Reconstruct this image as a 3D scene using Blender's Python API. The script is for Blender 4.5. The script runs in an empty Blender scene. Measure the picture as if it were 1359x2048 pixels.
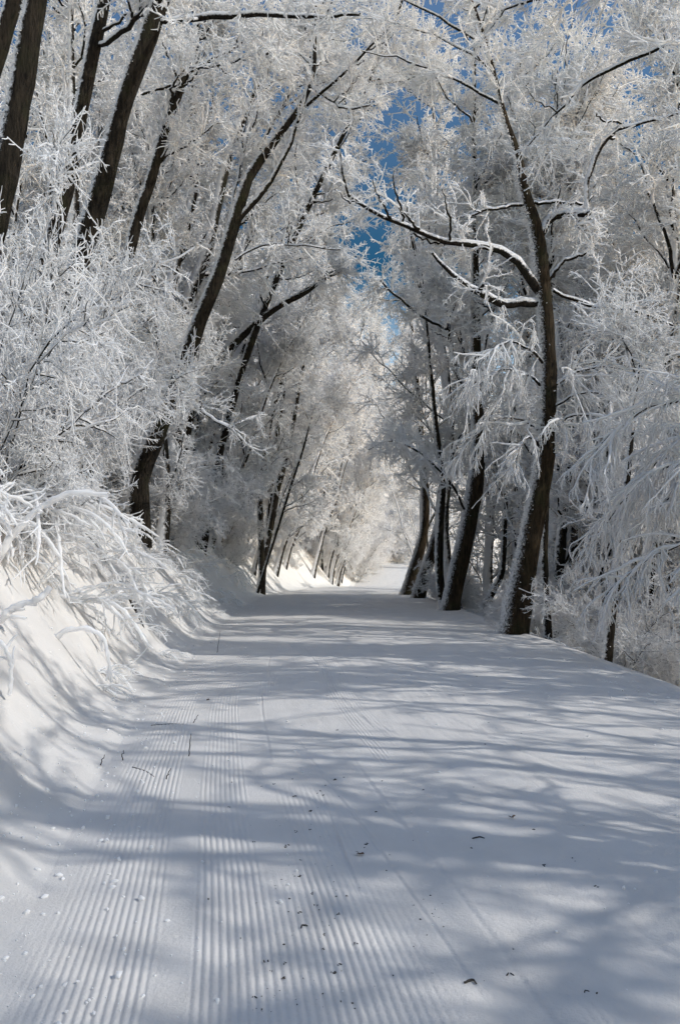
import bpy, math, random
import numpy as np

# ------------------------------------------------------------------ scene, camera, light
C = bpy.context.scene.collection
SC = bpy.context.scene
FPX, CX, CY, HORY = 1562.0, 679.5, 1024.0, 1130.0     # focal length and centre in photo pixels
PITCH = math.atan((HORY - CY) / FPX)
CAMZ = 1.3
cam = bpy.data.cameras.new('camera')
cam.sensor_fit = 'VERTICAL'
cam.sensor_height = 24.0
cam.lens = FPX / 2048.0 * 24.0
cam.clip_start, cam.clip_end = 0.05, 2000.0
camo = bpy.data.objects.new('camera', cam)
C.objects.link(camo)
camo.location = (0, 0, CAMZ)
camo.rotation_euler = (math.radians(90) + PITCH, 0, 0)
SC.camera = camo

SUN_ELEV = math.radians(36.0)
SUN_AZ = math.radians(106.0)            # clockwise from +Y (the way the camera looks): sun on the right
world = bpy.data.worlds.new('World')
SC.world = world
world.use_nodes = True
wn = world.node_tree
for n in list(wn.nodes):
    wn.nodes.remove(n)
sky = wn.nodes.new('ShaderNodeTexSky')
sky.sky_type = 'NISHITA'
sky.sun_disc = False
sky.sun_elevation = SUN_ELEV
sky.sun_rotation = SUN_AZ
sky.altitude = 900
sky.air_density = 1.0
sky.dust_density = 1.5
sky.ozone_density = 1.6
bgn = wn.nodes.new('ShaderNodeBackground')
bgn.inputs['Strength'].default_value = 0.13
won = wn.nodes.new('ShaderNodeOutputWorld')
# clear winter sky: low band boosted warm as added fill light, deep blue above
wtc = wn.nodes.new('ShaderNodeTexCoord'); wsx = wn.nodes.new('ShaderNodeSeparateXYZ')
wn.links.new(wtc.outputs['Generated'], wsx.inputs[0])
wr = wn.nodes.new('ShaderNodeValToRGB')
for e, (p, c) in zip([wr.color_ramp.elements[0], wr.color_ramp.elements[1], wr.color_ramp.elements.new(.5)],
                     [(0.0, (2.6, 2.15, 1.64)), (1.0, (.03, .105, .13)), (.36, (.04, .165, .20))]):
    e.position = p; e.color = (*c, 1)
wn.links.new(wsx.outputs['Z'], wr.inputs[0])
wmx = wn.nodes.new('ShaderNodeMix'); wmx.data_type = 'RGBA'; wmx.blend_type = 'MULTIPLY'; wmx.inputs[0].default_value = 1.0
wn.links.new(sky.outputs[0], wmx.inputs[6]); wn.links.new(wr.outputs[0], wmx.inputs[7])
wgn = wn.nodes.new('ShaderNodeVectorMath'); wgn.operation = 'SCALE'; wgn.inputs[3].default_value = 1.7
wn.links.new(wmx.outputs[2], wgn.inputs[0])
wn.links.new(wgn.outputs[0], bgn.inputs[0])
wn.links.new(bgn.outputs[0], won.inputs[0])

sl = bpy.data.lights.new('sun', 'SUN')
sl.energy = 2.3
sl.angle = math.radians(0.5)
sl.color = (1.0, 0.982, 0.955)
so = bpy.data.objects.new('sun', sl)
C.objects.link(so)
so.rotation_euler = (math.radians(90) - SUN_ELEV, 0, -SUN_AZ + math.radians(180))
# a sun lamp shines along its -Z; tilt by 90-elev and turn so that it comes from azimuth SUN_AZ
so.location = (40, 0, 40)

SC.view_settings.view_transform = 'Standard'
SC.view_settings.look = 'None'
SC.view_settings.exposure = 0.38
SC.view_settings.gamma = 1.0
SC.cycles.max_bounces = 12
SC.cycles.diffuse_bounces = 7
SC.cycles.transmission_bounces = 6
SC.cycles.glossy_bounces = 2
SC.cycles.use_denoising = True
SC.cycles.denoising_input_passes = 'RGB_ALBEDO_NORMAL'
SC.cycles.denoising_prefilter = 'ACCURATE'

rng = np.random.default_rng(20)
PY = random.Random(5)

# ------------------------------------------------------------------ small maths
def sstep(a, b, x):
    t = np.clip((np.asarray(x, float) - a) / (b - a), 0, 1)
    return t * t * (3 - 2 * t)

_LAT = np.random.default_rng(3).random((256, 256))
def vnoise(x, y):
    x = np.asarray(x, float); y = np.asarray(y, float)
    xi = np.floor(x).astype(int); yi = np.floor(y).astype(int)
    fx = x - xi; fy = y - yi
    fx = fx * fx * (3 - 2 * fx); fy = fy * fy * (3 - 2 * fy)
    a = _LAT[xi & 255, yi & 255]; b = _LAT[(xi + 1) & 255, yi & 255]
    c = _LAT[xi & 255, (yi + 1) & 255]; d = _LAT[(xi + 1) & 255, (yi + 1) & 255]
    return (a + (b - a) * fx) * (1 - fy) + (c + (d - c) * fx) * fy - 0.5
def fbm(x, y, o=3):
    s = 0; a = 1.0
    for k in range(o):
        s = s + a * vnoise(x * 2 ** k + 17 * k, y * 2 ** k + 31 * k); a *= .5
    return s

# ------------------------------------------------------------------ shape of the land
_yy = np.arange(-40, 400, 0.25)
def _smooth(y, x, w):
    v = np.interp(_yy, y, x)
    k = np.hanning(w * 2 + 1); k /= k.sum()
    return np.convolve(np.pad(v, w, mode='edge'), k, 'valid')
_XL = _smooth([-40, 0, 2.0, 3.3, 4.3, 7.5, 12, 22.6, 35, 43, 50, 60, 70, 76, 84, 97, 127, 400],
              [0.6, -.78, -1.0, -1.2, -1.38, -1.85, -2.15, -2.95, -3.2, -1.9, .0, .9, 1.8, 3.5, 8.5, 23, 61, 300], 6)
_XR = _smooth([-40, 0, 30, 38, 50, 60, 70, 76, 84, 97, 127, 400], [3.6, 3.4, 3.3, 3.4, 4.1, 4.7, 5.9, 8.5, 16, 32, 69, 308], 16)
_ZR = _smooth([-40, 0, 46, 50, 57, 63, 72, 80, 95, 400], [0, 0, 0, -.06, -.80, -.40, .95, 1.5, 1.9, 4.0], 8)
def xl(y): return np.interp(y, _yy, _XL)
def xr(y): return np.interp(y, _yy, _XR)
def zr(y): return np.interp(y, _yy, _ZR)
_s = np.linspace(0, 150, 6001)
_lslope = 1.28 * sstep(-.1, .75, _s) * (1 - sstep(1.7, 3.0, _s)) + .52 * sstep(1.7, 3.0, _s) * (1 - .6 * sstep(25, 60, _s))
_BL = np.concatenate([[0], np.cumsum((_lslope[1:] + _lslope[:-1]) / 2 * np.diff(_s))])
_rslope = .10 * sstep(-.2, .2, _s) + .55 * sstep(.15, .9, _s) * (1 - .75 * sstep(14, 40, _s))
_BR = -np.concatenate([[0], np.cumsum((_rslope[1:] + _rslope[:-1]) / 2 * np.diff(_s))])

def lip(y): return .06 * fbm(y * .9 + 200, y * .1, 3) + .02 * fbm(y * 4 + 20, y * .3, 2)
def bank_z(x, y):
    s = np.maximum(xl(y) - x, 0)
    z = np.interp(s, _s, _BL) * (1 + .18 * fbm(y * .11 + 3, s * .05, 2))
    m = sstep(0, .5, s)
    z = z + m * (.10 * fbm(y * 1.3 + 7, s * .55, 3) + .06 * fbm(y * 3.7, s * 1.1 + 5, 3) + .022 * fbm(y * 8, s * 6 + 15, 2) + .30 * sstep(1.5, 5, s) * fbm(y * .35, s * .3 + 9, 2))
    lump = np.exp(-((s - .16) / .22) ** 2) * sstep(0, .12, s)
    z = z + lump * (.05 * np.maximum(fbm(y * 2.2 + 40, s * 2.5, 3), -.1) + .012)
    return z + zr(y)
def slope_z(x, y):
    s = np.maximum(x - xr(y), 0)
    z = np.interp(s, _s, _BR)
    m = sstep(0.1, 1.2, s)
    return z + m * (.14 * fbm(y * .8 + 70, s * .8, 3) + .5 * sstep(2, 8, s) * fbm(y * .2, s * .2, 2)) + zr(y) + .03 * np.exp(-(s / .25) ** 2) * sstep(0, .1, s) + lip(y) * np.exp(-(s / .35) ** 2)
def road_z(x, y):
    L = xl(y); W = xr(y) - L; u = x - L
    z = zr(y) + .05 * np.sin(np.pi * np.clip(u / W, 0, 1)) - .0
    e = sstep(0, .35, u) * sstep(0, .4, W - u)
    z = z + lip(y) * np.exp(-((W - u) / .35) ** 2)
    z = z + e * .022 * fbm(u * .8 + 11, y * .5, 3)
    # combed ridges left by the groomer: passes at fixed distances from the left edge
    fade = 1 - sstep(11, 19, y)
    wob = .012 * fbm(u * .3, y * .45 + 50, 2)
    r1 = sstep(.02, .12, u) * (1 - sstep(.46, .52, u))
    r2 = sstep(.60, .64, u) * (1 - sstep(.86, .90, u)) * (1 - .35 * sstep(-.1, .25, fbm(u * 2.0 + 5, y * .55 + 8, 2)))
    r3 = sstep(.86, .90, u) * (1 - sstep(1.25, 1.45, u)) * (1 - sstep(2.6, 3.6, y)) * .8
    r4 = sstep(1.02, 1.06, u) * (1 - sstep(1.42, 1.5, u)) * sstep(.02, .2, fbm(u * 1.2 + 90, y * .35 + 3, 2)) * .8
    r5 = sstep(1.72, 1.75, u) * (1 - sstep(1.84, 1.87, u)) * sstep(-.12, .1, fbm(u + 20, y * .5 + 60, 2)) * .9
    r6 = sstep(1.2, 1.3, u) * sstep(.22, .42, fbm(u * .9 + 33, y * .25 + 12, 2)) * .45
    am = np.clip(r1 + r2 + r3 + r4 + r5 + r6, 0, 1)
    am = am * (.72 + .75 * np.clip(fbm(u * 3 + 1, y * 1.4, 3) + .35, 0, .6))
    ridge = 2 * np.abs(np.sin(np.pi * (u + wob) / .028)) - 1
    z = z + e * fade * am * .0028 * ridge
    # shallow ski tracks
    for (u0, du, y0, y1, w, a) in ((1.26, .03, 2.9, 4.6, .008, .012), (1.42, -.055, 2.2, 6.0, .010, .012), (1.62, -.02, 2.4, 5.4, .014, .010),
                                   (2.35, -.14, 3.0, 6.5, .012, .013), (2.6, -.10, 4.2, 9.5, .016, .014), (3.15, -.22, 3.0, 8.0, .016, .015), (3.6, -.2, 4.5, 12, .02, .013),
                                   (1.05, .01, 5.0, 12, .012, .011), (2.05, -.05, 6.0, 13, .016, .012), (3.05, -.16, 5.0, 14, .02, .014), (2.05, -.12, 2.0, 3.5, .02, .013), (1.6, -.03, 2.0, 2.8, .012, .012)):
        c = u0 + du * (y - 3.5) + .02 * fbm(y * .6 + u0 * 9, u0, 2)
        k = sstep(y0, y0 + .5, y) * (1 - sstep(y1 - .6, y1, y))
        w = w * .8; a = a * .38 * (.55 + 1.2 * np.clip(fbm(u0 * 5, y * .9 + u0 * 30, 2) + .25, 0, .8))
        z = z - k * a * np.exp(-((u - c) / w) ** 2) + k * a * .4 * np.exp(-((u - c - 2 * w) / w) ** 2)
    # scuffs and crumbs
    z = z + e * sstep(.9, 1.6, u) * .009 * fbm(u * 7 + 3, y * 2.2, 3)
    z = z + e * .010 * np.maximum(fbm(u * 9 + 60, y * 7, 2) - .45, 0) * 4 * (1 - sstep(.2, .7, np.abs(u - .9)))
    return z
def ground(x, y):
    x = np.asarray(x, float); y = np.asarray(y, float)
    return np.where(x < xl(y), bank_z(x, y), np.where(x > xr(y), slope_z(x, y), road_z(x, y)))
def gz(x, y): return float(ground(x, y))

_cp, _sp = math.cos(PITCH), math.sin(PITCH)
def at(px, py, d):
    """the place seen at photo pixel px, py that lies d metres up the track"""
    a = (px - CX) / FPX; b = (CY - py) / FPX
    D = np.array([a, _cp - b * _sp, _sp + b * _cp])
    return np.array([0, 0, CAMZ]) + D * (d / D[1])

# ------------------------------------------------------------------ mesh helpers
def mesh_of(name, verts, quads, mats, midx=None, smooth=True):
    me = bpy.data.meshes.new(name)
    verts = np.ascontiguousarray(verts, np.float32); quads = np.ascontiguousarray(quads, np.int32)
    me.vertices.add(len(verts)); me.vertices.foreach_set('co', verts.ravel())
    me.loops.add(quads.size); me.loops.foreach_set('vertex_index', quads.ravel())
    me.polygons.add(len(quads)); me.polygons.foreach_set('loop_start', np.arange(0, quads.size, 4, dtype=np.int32))
    for m in mats: me.materials.append(m)
    if midx is not None: me.polygons.foreach_set('material_index', np.ascontiguousarray(midx, np.int32))
    me.polygons.foreach_set('use_smooth', np.full(len(quads), smooth))
    me.update(calc_edges=True)
    return me
def put(name, me, parent=None):
    o = bpy.data.objects.new(name, me); C.objects.link(o)
    if parent is not None: o.parent = parent
    return o
def tag(o, label, cat=None, group=None, kind=None):
    if label: o['label'] = label
    if cat: o['category'] = cat
    if group: o['group'] = group
    if kind: o['kind'] = kind
    return o
def empty(name, loc, label, cat, group=None):
    o = bpy.data.objects.new(name, None); C.objects.link(o)
    o.location = loc; o.empty_display_size = .2
    return tag(o, label, cat, group)

def unit(v): return v / np.maximum(np.linalg.norm(v, axis=-1, keepdims=True), 1e-9)
def tubes(P, R, S, jit=0.0, g=None):
    """one tube per polyline; P (N,K,3), R (N,K) -> verts, quads"""
    N, K, _ = P.shape
    T = np.empty_like(P)
    T[:, 1:-1] = P[:, 2:] - P[:, :-2]; T[:, 0] = P[:, 1] - P[:, 0]; T[:, -1] = P[:, -1] - P[:, -2]
    T = unit(T)
    ref = np.where(np.abs(T[:, :1, 2:3]) > .85, np.array([1., 0, 0]), np.array([0, 0, 1.]))
    A = unit(np.cross(T, np.broadcast_to(ref, T.shape))); B = np.cross(T, A)
    th = np.arange(S) / S * 2 * np.pi
    Rr = R[:, :, None, None] * np.ones((1, 1, S, 1))
    if jit: Rr = Rr * (1 + jit * (g or rng).standard_normal((N, K, S, 1)))
    V = P[:, :, None, :] + Rr * (np.cos(th)[None, None, :, None] * A[:, :, None, :] + np.sin(th)[None, None, :, None] * B[:, :, None, :])
    base = (np.arange(N) * K * S)[:, None, None]
    k = np.arange(K - 1)[None, :, None] * S; s = np.arange(S)[None, None, :]; s2 = (s + 1) % S
    Q = np.stack([base + k + s, base + k + s2, base + k + S + s2, base + k + S + s], -1).reshape(-1, 4)
    return V.reshape(-1, 3), Q
class Buf:
    def __init__(s): s.v = []; s.q = []; s.m = []; s.n = 0
    def add(s, vq, mi=0):
        v, q = vq
        if len(v) == 0: return
        s.v.append(v); s.q.append(q + s.n); s.m.append(np.full(len(q), mi)); s.n += len(v)
    def mesh(s, name, mats, origin=(0, 0, 0)):
        return mesh_of(name, np.concatenate(s.v) - np.asarray(origin), np.concatenate(s.q), mats, np.concatenate(s.m))

def resample(pts, rad, K):
    """a smooth curve through the points (Catmull-Rom), K points evenly spaced"""
    p = np.asarray(pts, float); r = np.asarray(rad, float)
    if len(p) > 2:
        e = np.vstack([2 * p[0] - p[1], p, 2 * p[-1] - p[-2]]); rr = np.concatenate([[r[0]], r, [r[-1]]])
        o = []; q = []
        t = np.linspace(0, 1, 8, endpoint=False)[:, None]
        for i in range(1, len(e) - 2):
            a, b, c, d = e[i - 1], e[i], e[i + 1], e[i + 2]
            o.append(.5 * ((2 * b) + (c - a) * t + (2 * a - 5 * b + 4 * c - d) * t ** 2 + (3 * b - a - 3 * c + d) * t ** 3))
            q.append(rr[i] + (rr[i + 1] - rr[i]) * t[:, 0])
        p = np.vstack(o + [p[-1:]]); r = np.concatenate(q + [r[-1:]])
    L = np.concatenate([[0], np.cumsum(np.linalg.norm(np.diff(p, axis=0), axis=1))])
    u = np.linspace(0, L[-1], K)
    return np.stack([np.interp(u, L, p[:, j]) for j in range(3)], 1), np.interp(u, L, r)

def lengths(P): return np.linalg.norm(np.diff(P, axis=1), axis=2).sum(1)
def grow(P, R, per_m, t0, t1, ang, ln, K, rad, wig, trop, g, tap=.5, tipr=.35, keep=.75, relen=None):
    """children of every polyline: per_m of them per metre between t0 and t1"""
    N, Kp, _ = P.shape
    L = lengths(P)
    n = np.maximum(g.poisson(np.maximum(L * (t1 - t0) * per_m, .01)), 0)
    if n.sum() == 0: n[0] = 1
    idx = np.repeat(np.arange(N), n); M = len(idx)
    t = t0 + (t1 - t0) * g.random(M)
    f = t * (Kp - 1); i = np.minimum(f.astype(int), Kp - 2); w = (f - i)[:, None]
    p0 = P[idx, i] * (1 - w) + P[idx, i + 1] * w
    T = unit(P[idx, i + 1] - P[idx, i])
    rp = R[idx, i] * (1 - w[:, 0]) + R[idx, i + 1] * w[:, 0]
    ref = np.where(np.abs(T[:, 2:3]) > .85, np.array([1., 0, 0]), np.array([0, 0, 1.]))
    A = unit(np.cross(T, ref)); B = np.cross(T, A)
    az = g.random(M) * 2 * np.pi; a = np.radians(ang[0] + (ang[1] - ang[0]) * g.random(M))
    D = np.cos(a)[:, None] * T + np.sin(a)[:, None] * (np.cos(az)[:, None] * A + np.sin(az)[:, None] * B)
    l = (ln[0] + (ln[1] - ln[0]) * g.random(M)) * (1 - tap * t)
    if relen is not None: l = l * relen[idx]
    tr = np.asarray(trop, float)
    D = unit(D + tr * .5)
    Q = np.empty((M, K, 3)); Q[:, 0] = p0
    st = (l / (K - 1))[:, None]
    for k in range(1, K):
        D = unit(D + wig * g.standard_normal((M, 3)) + tr / (K - 1))
        Q[:, k] = Q[:, k - 1] + D * st
    r0 = np.minimum(rad[0] + (rad[1] - rad[0]) * g.random(M), np.maximum(rp * keep, rad[2]))
    RR = r0[:, None] * (1 - (1 - tipr) * np.linspace(0, 1, K)[None, :] ** 1.3)
    return Q, RR

# ------------------------------------------------------------------ materials
def newmat(name):
    m = bpy.data.materials.new(name); m.use_nodes = True
    nt = m.node_tree
    for n in list(nt.nodes): nt.nodes.remove(n)
    return m, nt, nt.nodes.new('ShaderNodeOutputMaterial')
def N(nt, t, **kw):
    n = nt.nodes.new(t)
    for k, v in kw.items():
        if k.startswith('i_'): n.inputs[k[2:].replace('_', ' ')].default_value = v
        else: setattr(n, k, v)
    return n
def ramp(nt, src, stops):
    r = nt.nodes.new('ShaderNodeValToRGB')
    e = r.color_ramp.elements
    while len(e) < len(stops): e.new(.5)
    for x, (p, c) in zip(e, stops): x.position = p; x.color = (*c, 1)
    nt.links.new(src, r.inputs[0]); return r.outputs[0]
def snow_mat(name, fine, scale):
    m, nt, out = newmat(name)
    b = N(nt, 'ShaderNodeBsdfPrincipled', i_Roughness=.75)
    b.inputs['Specular IOR Level'].default_value = .25
    tc = N(nt, 'ShaderNodeTexCoord')
    n1 = N(nt, 'ShaderNodeTexNoise', i_Scale=3.0, i_Detail=5.0); nt.links.new(tc.outputs['Object'], n1.inputs['Vector'])
    nt.links.new(ramp(nt, n1.outputs[0], [(.3, (.64, .612, .572)), (.7, (.705, .677, .637))]), b.inputs['Base Color'])
    n2 = N(nt, 'ShaderNodeTexNoise', i_Scale=scale, i_Detail=6.0, i_Roughness=.7); nt.links.new(tc.outputs['Object'], n2.inputs['Vector'])
    bp = N(nt, 'ShaderNodeBump', i_Strength=fine, i_Distance=.045)
    nt.links.new(n2.outputs[0], bp.inputs['Height']); nt.links.new(bp.outputs[0], b.inputs['Normal'])
    nt.links.new(b.outputs[0], out.inputs[0])
    return m
M_ROAD = snow_mat('groomed_snow', .38, 60.0)
M_SNOW = snow_mat('loose_snow', .4, 22.0)

def frost_mat():
    m, nt, out = newmat('rime')
    d = N(nt, 'ShaderNodeBsdfDiffuse'); t = N(nt, 'ShaderNodeBsdfTranslucent'); mx = N(nt, 'ShaderNodeMixShader')
    tc = N(nt, 'ShaderNodeTexCoord')
    n1 = N(nt, 'ShaderNodeTexNoise', i_Scale=7.0, i_Detail=4.0); nt.links.new(tc.outputs['Object'], n1.inputs['Vector'])
    col = ramp(nt, n1.outputs[0], [(.30, (.84, .84, .84)), (.55, (.94, .94, .94))])
    nt.links.new(col, d.inputs[0]); t.inputs[0].default_value = (.945, .945, .945, 1)
    mx.inputs[0].default_value = .48
    nt.links.new(d.outputs[0], mx.inputs[1]); nt.links.new(t.outputs[0], mx.inputs[2]); nt.links.new(mx.outputs[0], out.inputs[0])
    return m
M_RIME = frost_mat()
def bark_mat(name, dark, light, lo, hi, wind=(-.80, -.22, .55), nscale=14.0):
    m, nt, out = newmat(name)
    b = N(nt, 'ShaderNodeBsdfPrincipled', i_Roughness=.9)
    b.inputs['Specular IOR Level'].default_value = .12
    tc = N(nt, 'ShaderNodeTexCoord')
    mp = N(nt, 'ShaderNodeMapping'); mp.inputs['Scale'].default_value = (1, 1, .16); nt.links.new(tc.outputs['Object'], mp.inputs[0])
    n1 = N(nt, 'ShaderNodeTexNoise', i_Scale=24.0, i_Detail=6.0, i_Roughness=.7); nt.links.new(mp.outputs[0], n1.inputs['Vector'])
    n3 = N(nt, 'ShaderNodeTexNoise', i_Scale=2.2, i_Detail=3.0); nt.links.new(tc.outputs['Object'], n3.inputs['Vector'])
    c1 = ramp(nt, n1.outputs[0], [(.35, dark), (.68, light)])
    moss = N(nt, 'ShaderNodeMix', data_type='RGBA'); moss.inputs[7].default_value = (.026, .028, .012, 1)
    nt.links.new(ramp(nt, n3.outputs[0], [(.52, (0, 0, 0)), (.72, (.7, .7, .7))]), moss.inputs[0]); nt.links.new(c1, moss.inputs[6])
    ge = N(nt, 'ShaderNodeNewGeometry')
    dt = N(nt, 'ShaderNodeVectorMath', operation='DOT_PRODUCT'); w = np.array(wind); dt.inputs[1].default_value = tuple(w / np.linalg.norm(w))
    nt.links.new(ge.outputs['Normal'], dt.inputs[0])
    n2 = N(nt, 'ShaderNodeTexNoise', i_Scale=nscale, i_Detail=5.0, i_Roughness=.75); nt.links.new(tc.outputs['Object'], n2.inputs['Vector'])
    ma = N(nt, 'ShaderNodeMath', operation='MULTIPLY_ADD'); ma.inputs[1].default_value = 1.5
    nt.links.new(n2.outputs[0], ma.inputs[0]); nt.links.new(dt.outputs['Value'], ma.inputs[2])
    mr = N(nt, 'ShaderNodeMapRange', interpolation_type='SMOOTHSTEP'); mr.inputs[1].default_value = lo + .75; mr.inputs[2].default_value = hi + .75
    nt.links.new(ma.outputs[0], mr.inputs[0])
    mix = N(nt, 'ShaderNodeMix', data_type='RGBA'); mix.inputs[7].default_value = (.84, .84, .85, 1)
    nt.links.new(mr.outputs[0], mix.inputs[0]); nt.links.new(moss.outputs[2], mix.inputs[6]); nt.links.new(mix.outputs[2], b.inputs['Base Color'])
    ad = N(nt, 'ShaderNodeMath', operation='ADD'); nt.links.new(n1.outputs[0], ad.inputs[0]); nt.links.new(mr.outputs[0], ad.inputs[1])
    bp = N(nt, 'ShaderNodeBump', i_Strength=1.0, i_Distance=.07); nt.links.new(ad.outputs[0], bp.inputs['Height'])
    nt.links.new(bp.outputs[0], b.inputs['Normal'])
    nt.links.new(b.outputs[0], out.inputs[0])
    return m
M_BARK = bark_mat('dark_bark', (.003, .0025, .002), (.045, .036, .026), .50, .72)
M_BARKF = bark_mat('rimed_bark', (.006, .005, .004), (.05, .042, .032), .02, .50, wind=(-.55, -.55, .45), nscale=9.0)
M_BARKR = bark_mat('brown_bark', (.008, .006, .004), (.060, .043, .025), .62, .95, wind=(-.95, -.2, .15), nscale=26.0)
M_BRANCH = bark_mat('branch_bark', (.009, .0075, .006), (.035, .029, .023), -.15, .12, wind=(-.30, -.1, .90))
def plain(name, col, rough=.8):
    m, nt, out = newmat(name)
    b = N(nt, 'ShaderNodeBsdfPrincipled', i_Roughness=rough)
    tc = N(nt, 'ShaderNodeTexCoord'); n1 = N(nt, 'ShaderNodeTexNoise', i_Scale=60.0, i_Detail=3.0); nt.links.new(tc.outputs['Object'], n1.inputs['Vector'])
    nt.links.new(ramp(nt, n1.outputs[0], [(.3, tuple(c * .6 for c in col)), (.7, tuple(c * 1.3 for c in col))]), b.inputs['Base Color'])
    nt.links.new(b.outputs[0], out.inputs[0]); return m
M_BITS = plain('bark_crumbs', (.035, .03, .026))
M_LEAF = plain('dry_leaf', (.11, .05, .022))

# ------------------------------------------------------------------ the land
def sheet(name, U, Y, fx, fz, mat, label):
    u, y = np.meshgrid(U, Y)
    x = fx(u, y); z = fz(x, y)
    V = np.stack([x, y, z], -1).reshape(-1, 3)
    nu, ny = len(U), len(Y)
    i = np.arange(nu - 1)[None, :]; j = np.arange(ny - 1)[:, None] * nu
    Q = np.stack([j + i, j + i + 1, j + i + nu + 1, j + i + nu], -1).reshape(-1, 4)
    o = put(name, mesh_of(name, V, Q, [mat])); o['kind'] = 'structure'; o['label'] = label
    return o
ys = [-12.0]
while ys[-1] < 230: ys.append(ys[-1] + (.5 if ys[-1] < 1.2 else max(.03, .011 * ys[-1])))
YS = np.array(ys)
ur = np.concatenate([np.arange(0, 1.5, .0038), np.arange(1.5, 2.0, .0052), np.arange(2.0, 4.2, .014)]) / 4.2
ur = np.append(ur, 1.0)
def road_fx(u, y):       # the fine columns keep their distance from the left edge
    W = xr(y) - xl(y)
    return xl(y) + np.where(u * 4.2 <= 2.0, np.minimum(u * 4.2, W), 2.0 + (u * 4.2 - 2.0) / 2.2 * (W - 2.0))
sheet('snow_road', ur, YS, road_fx, road_z, M_ROAD, 'groomed snowy track dappled with long tree shadows')
ss = [0.0]
while ss[-1] < 120: ss.append(ss[-1] + max(.03, .035 * ss[-1]))
SS = np.array(ss)
YB = YS[::2]
YB = np.concatenate([YS[YS < 30], YS[YS >= 30]])
sheet('snow_bank', SS[::-1], YB, lambda u, y: xl(y) - u, bank_z, M_ROAD, 'steep snowy bank and hillside left of the track')
sheet('snow_slope', SS, YB, lambda u, y: xr(y) + u, slope_z, M_ROAD, 'snowy slope falling away right of the track')

# ------------------------------------------------------------------ trees
DENS = dict(n2=5.0, l2=(.5, 1.6), n3=10.5, l3=(.28, .75), n4=20.0, l4=(.07, .19), rf=.0145, droop=-.12)
def crown_into(buf, wood, g, dens=1.0, slot2=0, weep=0.0, rf=None, l2=None, n2=None, t0=.22, spec=DENS):
    """branches (slot 0, bark under snow) and rimed twigs (slot 1) along the limbs in wood [(P,R)]"""
    P = np.stack([resample(p, r, 10)[0] for p, r in wood]); R = np.stack([resample(p, r, 10)[1] for p, r in wood])
    rf = rf or spec['rf']
    dz = spec['droop'] - weep
    P2, R2 = grow(P, R, (n2 or spec['n2']) * dens, t0, 1.0, (28, 70), l2 or spec['l2'], 6, (.010, .022, .008), .16, (0, 0, .12 - weep * .8), g, tap=.45, tipr=.4)
    buf.add(tubes(P2, R2 * 1.15, 5, g=g), slot2)
    S2 = P2.copy(); S2[:, :, 2] += R2 * .7
    buf.add(tubes(S2, R2 * 1.5, 4, .12, g), 1)
    hang = weep > .5
    P3, R3 = grow(P2, R2, spec['n3'] * dens, .1, 1.0, (18, 60) if hang else (25, 75), (.14, .42) if hang else spec['l3'], 5, (rf * .9, rf * 1.25, rf * .9), .24 if hang else .17, (0, 0, dz), g, tap=.4, tipr=.6)
    buf.add(tubes(P3, R3, 4, .15, g), 1)
    P4, R4 = grow(P3, R3, spec['n4'] * dens * (.7 if hang else 1), .05, 1.0, (15, 60) if hang else (30, 80), spec['l4'], 3, (rf * .75, rf * 1.0, rf * .7), .22, (0, 0, dz), g, tap=.3, tipr=.55)
    buf.add(tubes(P4, R4, 3, .22, g), 1)
    return len(P4)
def auto_limbs(P, R, n, t0, t1, ln, g, up=.35, bias=(0, 0), ang=(40, 75)):
    P = P[None]; R = R[None]
    L = lengths(P)[0]
    Q, RR = grow(P, R, n / max(L * (t1 - t0), .1), t0, t1, ang, ln, 9, (.03, .06, .015), .13, (bias[0], bias[1], up), g, tap=.55, tipr=.3, keep=.6)
    return [(Q[i], RR[i]) for i in range(len(Q))]
def limb_tubes(buf, limbs, g, S=7):
    for p, r in limbs:
        p, r = resample(p, np.asarray(r) * .8, 14)
        p = p + .015 * g.standard_normal(p.shape) * (np.arange(14) > 0)[:, None]
        buf.add(tubes(p[None], r[None], S, .06, g), 0)
        T = unit(np.gradient(p, axis=0)); flat = 1 - np.abs(T[:, 2]) ** 3
        q = p.copy(); q[:, 2] += r * .62
        rr = np.maximum(r * .82, .012) * (.35 + .65 * flat)
        buf.add(tubes(q[None], rr[None], 6, .10, g), 1)
def trunk_mesh(name, P, R, g, mat, origin, K=36, S=16, flare=1.35):
    p, r = resample(P, R, K)
    Lk = np.concatenate([[0], np.cumsum(np.linalg.norm(np.diff(p, axis=0), axis=1))])
    r = r * (1 + (flare - 1) * np.exp(-Lk / .35)) * (1 + .05 * g.standard_normal(K))
    b = Buf(); b.add(tubes(p[None], r[None], S, .045, g), 0)
    return b.mesh(name, [mat], origin), p, r
def rime_spikes(p, r, g, n, wind=(-.85, -.3, .35)):
    """short rime feathers on the windward side of a trunk"""
    K = len(p); f = g.random(n) * (K - 1.01); i = f.astype(int); w = (f - i)[:, None]
    c = p[i] * (1 - w) + p[i + 1] * w; rr = r[i]
    T = unit(p[i + 1] - p[i])
    W = unit(np.array(wind) + .26 * g.standard_normal((n, 3)))
    W = unit(W - (W * T).sum(1, keepdims=True) * T)
    ln = .015 + .035 * g.random(n)
    a = c + W * (rr * .93)[:, None]; d = unit(W + .35 * g.standard_normal((n, 3)))
    P = np.stack([a, a + d * (ln * .6)[:, None], a + d * ln[:, None]], 1)
    R = np.stack([.005 + .004 * g.random(n), .006 * np.ones(n), .002 * np.ones(n)], 1)
    return tubes(P, R, 4, .15, g)

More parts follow.
